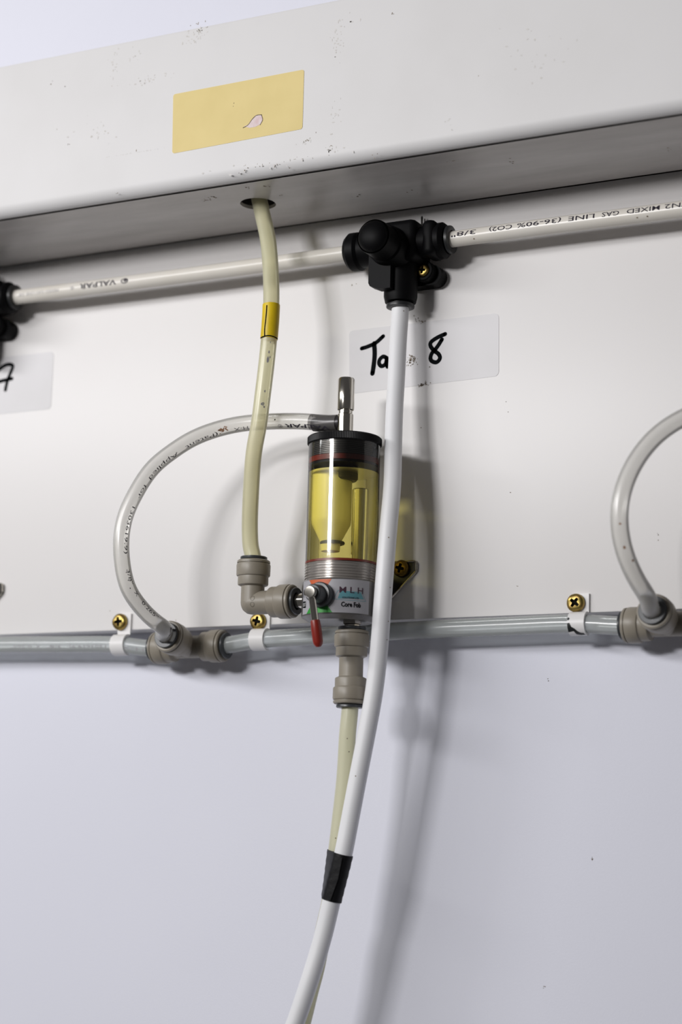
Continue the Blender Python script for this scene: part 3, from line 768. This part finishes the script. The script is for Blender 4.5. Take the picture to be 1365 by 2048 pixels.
# the neighbour's mounting plate just reaches into the frame
nx = P(4, 1178, 2).x - (poly[3][0] - FX); dz = P(4, 1178, 2).z - (poly[2][1] + poly[3][1]) / 2
nb = thing('mounting_plate', 'tip of a steel mounting plate at the left edge of the photo', 'bracket', (nx, 0, poly[5][1] + dz))
pp = [(x - FX + nx, z + dz) for x, z in poly]
npl = obj('plate', MB().prism([(x, -.05, z) for x, z in pp], (0, -1.2, 0)), 'bracket', nb, smooth=False)
rimb = MB()
for (xa, za_), (xb, zb_) in zip(pp, pp[1:] + pp[:1]):
    d = Vector((xb - xa, 0, zb_ - za_)); rimb.lathe([(0, 0), (.75, 0), (.75, d.length), (0, d.length)], (xa, -1.6, za_), d, 8)
obj('rolled_edge', rimb, 'chrome', npl)
add_screw(nb, (sx - FX + nx, -1.6, sz + dz), 5.3, 'zinc_dull', .5)

# ================================================================== grey push-fit fittings
elb = thing('elbow_fitting', 'grey push-fit elbow left of the filter, below the yellowed tube', 'pipe fitting', (EX.x, -FD, z_el - 11))
mb = MB(); LA, LB = 31.5, 28.5
port(mb, EX, (1, 0, 0), LA); port(mb, EX, (0, 0, 1), LB)
ball = [(0, -7.2)] + [(7.2 * math.cos(a), 7.2 * math.sin(a)) for a in [math.pi * (i / 8 - .5) for i in range(1, 8)]] + [(0, 7.2)]
mb.lathe(ball, EX, (1, 0, 0), 32)
obj('body', mb, 'fit', elb, angle=25)
collet(elb, EX, (1, 0, 0), LA); collet(elb, EX, (0, 0, 1), LB)
# moulded mark on the corner: two small rings
mk = MB(); q0 = Vector((EX.x + 4, -FD - 7.15, z_el))
for k in (-1.9, 1.9):
    for i in range(14):
        a0, a1_ = 2 * math.pi * i / 14, 2 * math.pi * (i + 1) / 14
        mk.add([(q0.x + math.cos(a) * r_, -FD - math.sqrt(max(7.28 ** 2 - (k + math.sin(a) * r_) ** 2, 1)), z_el + k + math.sin(a) * r_) for a, r_ in ((a0, 1.6), (a1_, 1.6), (a1_, 1.1), (a0, 1.1))], [(0, 1, 2, 3)])
M['fit_dark'] = mat('moulded_mark', (.16, .142, .11), .5)
obj('moulded_mark', mk, 'fit_dark', elb, smooth=False, fixn=False)

zc_bot = P(698, 1416, 38).z
cmid = (zc_top + zc_bot) / 2; CL = (zc_top - zc_bot) / 2
CC = Vector((CXX, -38, cmid))
cpl = thing('straight_coupler', 'grey straight push-fit coupler under the filter unit', 'pipe fitting', (CXX, -38, zc_bot))
mb = MB(); port(mb, CC, (0, 0, 1), CL); port(mb, CC, (0, 0, -1), CL)
obj('body', mb, 'fit', cpl, angle=25)
collet(cpl, CC, (0, 0, 1), CL); collet(cpl, CC, (0, 0, -1), CL)

LD = 3.0
def tee(c, label):
    t = thing('tee_fitting', label, 'pipe fitting', (c.x, c.y, c.z - 11), 'grey tee fittings on the lower line')
    mb = MB(); bd = Vector((-.02, -.985, .16)).normalized()
    for d in ((1, 0, 0), (-1, 0, 0), bd): port(mb, c, d, 28.5)
    obj('body', mb, 'fit', t, angle=25)
    for d in ((1, 0, 0), (-1, 0, 0), bd): collet(t, c, d, 28.5)
    mk = MB()
    obj_d = bd
    return t, c + bd * 28.5, bd
TC = P(379, 1294, LD)
tee1, tb1, bd = tee(TC, 'grey push-fit tee at the foot of the looped milky tube')
TC2 = P(1339, 1248, LD)
tee2 = dup(tee1, (TC2.x, TC2.y, TC2.z - 11), label='grey push-fit tee at the right edge of the photo')
tb2 = TC2 + bd * 28.5

# ================================================================== translucent tubes
RT = 5.05
# yellowed tube out of the trunking
bp = Path([Vector((HX - 2, -HD - 1, Z_UND + 40)), Vector((HX - .5, -HD - 1, Z_UND + 12))] + [P(*a) for a in ((523, 418, 49), (536, 477, 51.5), (542.5, 555, 54.5), (543, 610, 56.5), (540, 660, 57.5), (533, 731, 58), (527, 780, 58), (518, 850, 57), (508, 905, 55), (501.5, 1000, 49), (500, 1060, 43), (502.5, 1100, 40.8))] + [EX + Vector((-.2, -.3, 29)), EX + Vector((0, 0, 20))])
beer = thing('beer_tube', 'yellowed tube dropping from the trunking hole to the grey elbow', 'tube', EX + Vector((0, 0, 20)))
obj('tube_wall', tube(bp, RT), 'beer', beer)
u0, u1 = bp.near(542, 610), bp.near(538, 679)
tpe = obj('yellow_tape', tube(bp, RT + .35, u0, u1), 'tape_y', beer, label='yellow tape band with a black pen line')
mb = MB()
def onb(p): return bp.surf(p[0], p[1] / (RT + .4), RT + .42)
# travel is downwards, so the left of travel is the viewer's right
stroke(mb, [(u0 + 2.2, -2.9), (u0 + 7, -3.0), (u0 + 12, -3.2), (u0 + 17, -3.4), (u1 - .4, -3.0)], .8, onb)
for a, b in ((-7, 7),):
    stroke(mb, [(u1 + .1, -7), (u1 - .2, -4), (u1 - .5, -2.5), (u1 - .8, 0), (u1 - .6, 3), (u1 - .2, 7)], .75, onb)
obj('pen_line', mb, 'ink', tpe, smooth=False, fixn=False)
mb = MB()
for px, py, a, l_, w_ in ((536, 722, .1, 2.0, .16), (538, 706, .15, 1.0, .10), (531, 783, .2, .8, .1), (527, 808, .1, 1.2, .22), (531, 818, .35, .7, .1), (535, 690, .2, .6, .06), (540, 718, .35, .8, .07)):
    u = bp.near(px, py); mb.add([bp.surf(u + math.cos(6.283 * i / 10) * l_ * random.uniform(.7, 1.1), a + math.sin(6.283 * i / 10) * w_ * random.uniform(.7, 1.2), RT + .05) for i in range(10)], [tuple(range(10))])
obj('dark_residue', mb, 'faint_print', beer, kind='stuff', smooth=False, fixn=False)

# looped milky tube
lp = Path([tb1 - bd * 8, tb1 + bd * 3] + [P(*a) for a in ((330, 1257, 43.5), (313, 1245, 51.5), (291, 1225, 59), (256, 1175, 73), (242.5, 1095, 78), (250, 1035, 77), (275, 980, 74), (306, 935, 69), (346, 902, 63), (388, 876, 57), (434, 858.5, 50.5), (480, 848, 46), (530, 843.5, 42.5), (603, 842.5, 40.5))] + [Vector((FX - 11, -FD, zs + .2)), Vector((FX - 5.2, -FD, zs))])
loop = thing('milky_tube', 'milky looped tube from the lower tee up to the filter cap', 'tube', tb1)
u_end = lp.near(622, 843)
obj('tube_wall', tube(lp, RT, 0, u_end), 'loop', loop)
M['tube_end'] = translucent('stretched_tube_end', (.55, .53, .52), .80, .25, .3, tint=(.93, .92, .91))
obj('tube_end', tube(lp, RT, u_end, lp.L), 'tube_end', loop, label='clear tube end stretched over the dark spout')
mb = MB()
for wd, p0, p1, h, b in (('VALPAR', (666, 848), (577, 843), 3.7, .02), ('®', (572, 843), (560, 843), 3.4, 0), ('H-X', (500, 847), (469, 850), 3.4, 0), ('(Patent', (434, 860), (367, 890), 3.4, 0), ('Applied', (352, 899), (290, 955), 3.4, 0), ('for', (281, 968), (266, 994), 3.2, 0), ('1303619.9)', (259, 1010), (242, 1112), 3.3, 0), ('3/8"', (245, 1142), (256, 1172), 3.2, 0), ('X', (261, 1186), (265, 1193), 3.2, 0), ('0.265"', (273, 1205), (304, 1240), 3.4, 0), ('0', (326, 1256), (331, 1259), 3.2, 0)):
    tube_word(mb, lp, RT, wd, p0, p1, h, .62, b)
obj('printed_text', mb, 'print', loop, smooth=False, fixn=False)
mb = MB()
for px, py, a, l_, w_ in ((436, 845, -.2, .5, .1), (255, 1160, -.3, .3, .06), (250, 1148, -.3, .3, .06), (258, 1174, -.2, .3, .06), (555, 838, .2, .5, .1)):
    u = lp.near(px, py); mb.add([lp.surf(u + math.cos(6.283 * i / 10) * l_, a + math.sin(6.283 * i / 10) * w_, RT + .05) for i in range(10)], [tuple(range(10))])
obj('dirt_specks', mb, 'ink', loop, kind='stuff', smooth=False, fixn=False)
mb = MB(); u = lp.near(447, 856)
M['rust'] = mat('brown_stain', (.30, .16, .09), .8)
for _ in range(26):
    uu, aa = u + random.gauss(0, 1.7), -.28 + random.gauss(0, .17)
    mb.add([lp.surf(uu + math.cos(6.283 * i / 7) * random.uniform(.3, .8), aa + math.sin(6.283 * i / 7) * random.uniform(.05, .12), RT + .05) for i in range(7)], [tuple(range(7))])
obj('brown_stain', mb, 'rust', loop, kind='stuff', smooth=False, fixn=False)

rp = Path([tb2 - bd * 8, tb2 + bd * 3] + [P(*a) for a in ((1297, 1196, 42.5), (1275, 1161, 52), (1252, 1110, 61), (1241, 1060, 65), (1241, 1010, 66), (1252, 965, 65), (1275, 918, 62), (1310, 875, 57), (1350, 845, 52), (1400, 822, 46), (1460, 808, 41), (1540, 800, 39))])
rl = thing('milky_tube', 'milky looped tube cut off by the right edge of the photo', 'tube', tb2)
obj('tube_wall', tube(rp, RT), 'loop', rl)
mb = MB()
for px, py, a, l_, w_ in ((1241, 1051, .05, .6, .12), (1272, 1113, .55, .7, .14), (1252, 1093, .1, .9, .14)):
    u = rp.near(px, py); mb.add([rp.surf(u + math.cos(6.283 * i / 10) * l_, -a + math.sin(6.283 * i / 10) * w_, RT + .05) for i in range(10)], [tuple(range(10))])
obj('dirt_specks', mb, 'rust', rl, kind='stuff', smooth=False, fixn=False)

# lower line
RL = 5.5
la = Path([P(-140, 1292, LD), P(0, 1289.5, LD), P(110, 1289, LD), P(235, 1289.5, LD), TC + Vector((-30, 0, 0)), TC + Vector((-20, 0, 0))])
lna = thing('drain_tube', 'clear grey tube of the lower line, left of the looped tube tee', 'tube', la.c[len(la.c) // 2])
obj('tube_wall', tube(la, RL), 'line', lna)
mb = MB()
for wd, p0, p1 in (('H-X', (296, 1291), (252, 1291)), ('1303619.9)', (222, 1291), (150, 1291)), ('3/8"', (131, 1291), (104, 1291)), ('X', (90, 1291), (82, 1291)), ('0.265"', (74, 1291), (30, 1291))):
    tube_word(mb, la, RL, wd, p0, p1, 3.2, .25, 0)
obj('printed_text', mb, 'faint_print', lna, smooth=False, fixn=False)
lb = Path([TC + Vector((20, 0, 0)), TC + Vector((30, 0, .6)), P(520, 1279.5, LD), P(600, 1274, LD), P(720, 1267, LD), P(860, 1259, LD), P(1008, 1252.5, LD), P(1127, 1247.5, LD), P(1155, 1247.5, LD), P(1195, 1249, LD), TC2 + Vector((-30, 0, 0)), TC2 + Vector((-20, 0, 0))])
lnb = thing('drain_tube', 'clear grey tube of the lower line, passing behind the filter to the right tee', 'tube', lb.c[len(lb.c) // 2])
obj('tube_wall', tube(lb, RL), 'line', lnb)

# tube from the coupler down behind the hose
yp = Path([CC + Vector((0, 0, -CL + 9)), CC + Vector((0, 0, -CL - 1))] + [P(*a) for a in ((696, 1463, 38), (690, 1558, 36.5), (679.5, 1653, 35.2), (673.5, 1704, 34.6), (659, 1811, 33), (650, 1849, 32.4), (632.5, 1938, 34), (620, 1985, 35), (605, 2046, 36), (582, 2125, 37.5), (554, 2205, 39))])
lowt = thing('beer_tube', 'yellowed tube hanging from the coupler behind the white hose', 'tube', yp.c[-1])
obj('tube_wall', tube(yp, RT), 'beer_low', lowt)
mb = MB()
for px, py, a in ((691, 1477, 0), (683, 1500, .3), (684, 1504, .3), (676, 1675, -.3)):
    u = yp.near(px, py); mb.add([yp.surf(u + math.cos(6.283 * i / 8) * .4, a + math.sin(6.283 * i / 8) * .07, RT + .05) for i in range(8)], [tuple(range(8))])
obj('dirt_specks', mb, 'dirt', lowt, kind='stuff', smooth=False, fixn=False)

# black tape that binds hose and tube
ta_, tb_ = hp.near(688, 1706), hp.near(665, 1799)
ya_, yb_ = yp.near(672, 1702), yp.near(660, 1794)
mb = MB(); n = 16; rings = []
for k in range(n + 1):
    f = k / n
    a, t = hp.at(ta_ + (tb_ - ta_) * f); b, _ = yp.at(ya_ + (yb_ - ya_) * f)
    wgl = .12 * math.sin(k * 2.1)
    x = (b - a); x = (x - t * x.dot(t)); x.normalize(); y = t.cross(x)
    ring = []
    for i in range(13): ang = math.pi / 2 + math.pi * i / 12; ring.append(a + (x * math.cos(ang) + y * math.sin(ang)) * (RH + .55 + wgl))
    for i in range(13): ang = -math.pi / 2 + math.pi * i / 12; ring.append(b + (x * math.cos(ang) + y * math.sin(ang)) * (RT + .55 + wgl))
    rings.append(ring)
m_ = len(rings[0])
vs = [v for r in rings for v in r]; fs = [(k * m_ + i, k * m_ + (i + 1) % m_, (k + 1) * m_ + (i + 1) % m_, (k + 1) * m_ + i) for k in range(n) for i in range(m_)] + [tuple(range(m_))[::-1], tuple(range(n * m_, n * m_ + m_))]
mb.add(vs, fs)
tw_ = thing('tape_wrap', 'black tape wrapped round the white hose and the yellowed tube', 'tape', hp.at(tb_)[0])
obj('tape_band', mb, 'tape_k', tw_, angle=60)
# lifted end of the tape, a thin overlapping flap
mb = MB()
q = [hp.surf(ta_ + (tb_ - ta_) * f, a, RH + .95) for f, a in ((.06, -.75), (.5, -.62), (.97, -.75), (.97, -.1), (.5, .1), (.06, 0))]
mb.prism(q, (0, -.35, 0))
obj('tape_end', mb, 'tape_k', tw_)

# ------------------------------------------------------------------ P-clips
def clip(spx, spy, path, label, tilt=0, m='zinc', fleck=False):
    sp = P(spx, spy, 2)
    t = thing('tube_clip', label, 'clip', (sp.x, 0, sp.z - 20), 'white clips on the lower line')
    tc = min(path.c, key=lambda p: abs(p.x - sp.x - 2.6))
    R1 = RL + .25; th = 1.3; hw = 5.1; cxs = sp.x + 2.6
    prof = [(0.1, sp.z + 5.4), (0.1, sp.z - 4)]
    top = tc.z
    # strap: down the panel, over the front of the tube and back under it
    angs = [math.radians(a) for a in range(105, -111, -15)]
    prof += [(LD + (R1) * math.cos(a) * 1, tc.z + R1 * math.sin(a)) for a in angs]
    prof_out = [(1.5, sp.z + 5.4), (1.5, sp.z - 4.2)] + [(LD + (R1 + th) * math.cos(a), tc.z + (R1 + th) * math.sin(a)) for a in angs]
    vs = []; fs = []
    n = len(prof)
    for d, z in prof: vs += [(cxs - hw, -d, z), (cxs + hw, -d, z)]
    for d, z in prof_out: vs += [(cxs - hw, -d, z), (cxs + hw, -d, z)]
    for i in range(n - 1):
        a, b = 2 * i, 2 * n + 2 * i
        fs += [(a, a + 1, a + 3, a + 2), (b, b + 2, b + 3, b + 1), (a, a + 2, b + 2, b), (a + 1, b + 1, b + 3, a + 3)]
    fs += [(0, 2 * n, 2 * n + 1, 1), (2 * n - 2, 2 * n - 1, 4 * n - 1, 4 * n - 2)]
    mb = MB().add(vs, fs)
    obj('strap', mb, 'clip', t, angle=40)
    add_screw(t, (sp.x, -2.0, sp.z), 5.5, m, tilt, (0, 0))
    if fleck:
        mk = MB()
        def oc(p): a = p[1]; return (cxs + p[0], -(LD + (R1 + th + .06) * math.cos(a)), tc.z + (R1 + th + .06) * math.sin(a))
        for poly_ in ([(-5, -.05), (-3.6, -.02), (-2.6, -.35), (-.8, -.5), (.6, -.75), (2.4, -.95), (4, -1.0), (4.6, -1.25), (2, -1.3), (-.6, -1.15), (-1.6, -.75), (-5, -.85)], [(-5, .2), (-4, .22), (-3.6, .35), (-4.3, .45), (-5, .42)]):
            bm = bmesh.new(); bm.faces.new([bm.verts.new((a, b, 0)) for a, b in poly_])
            for k in range(-14, 6): bmesh.ops.bisect_plane(bm, geom=list(bm.verts) + list(bm.edges) + list(bm.faces), plane_co=(0, k * .1 + .03, 0), plane_no=(0, 1, 0))
            bm.verts.index_update(); mk.add([oc((v.co.x, v.co.y)) for v in bm.verts], [tuple(v.index for v in f.verts) for f in bm.faces]); bm.free()
        obj('paint_fleck', mk, 'paint_fleck', t, smooth=False, fixn=False, label='black paint mark')
    return t
clip(241, 1244, la, 'white tube clip left of the looped tube tee', .15)
clip(517.5, 1243, lb, 'white tube clip just below the grey elbow', .5)
clip(1153, 1206, lb, 'white tube clip with a black paint mark, near the right tee', .9, 'zinc', True)
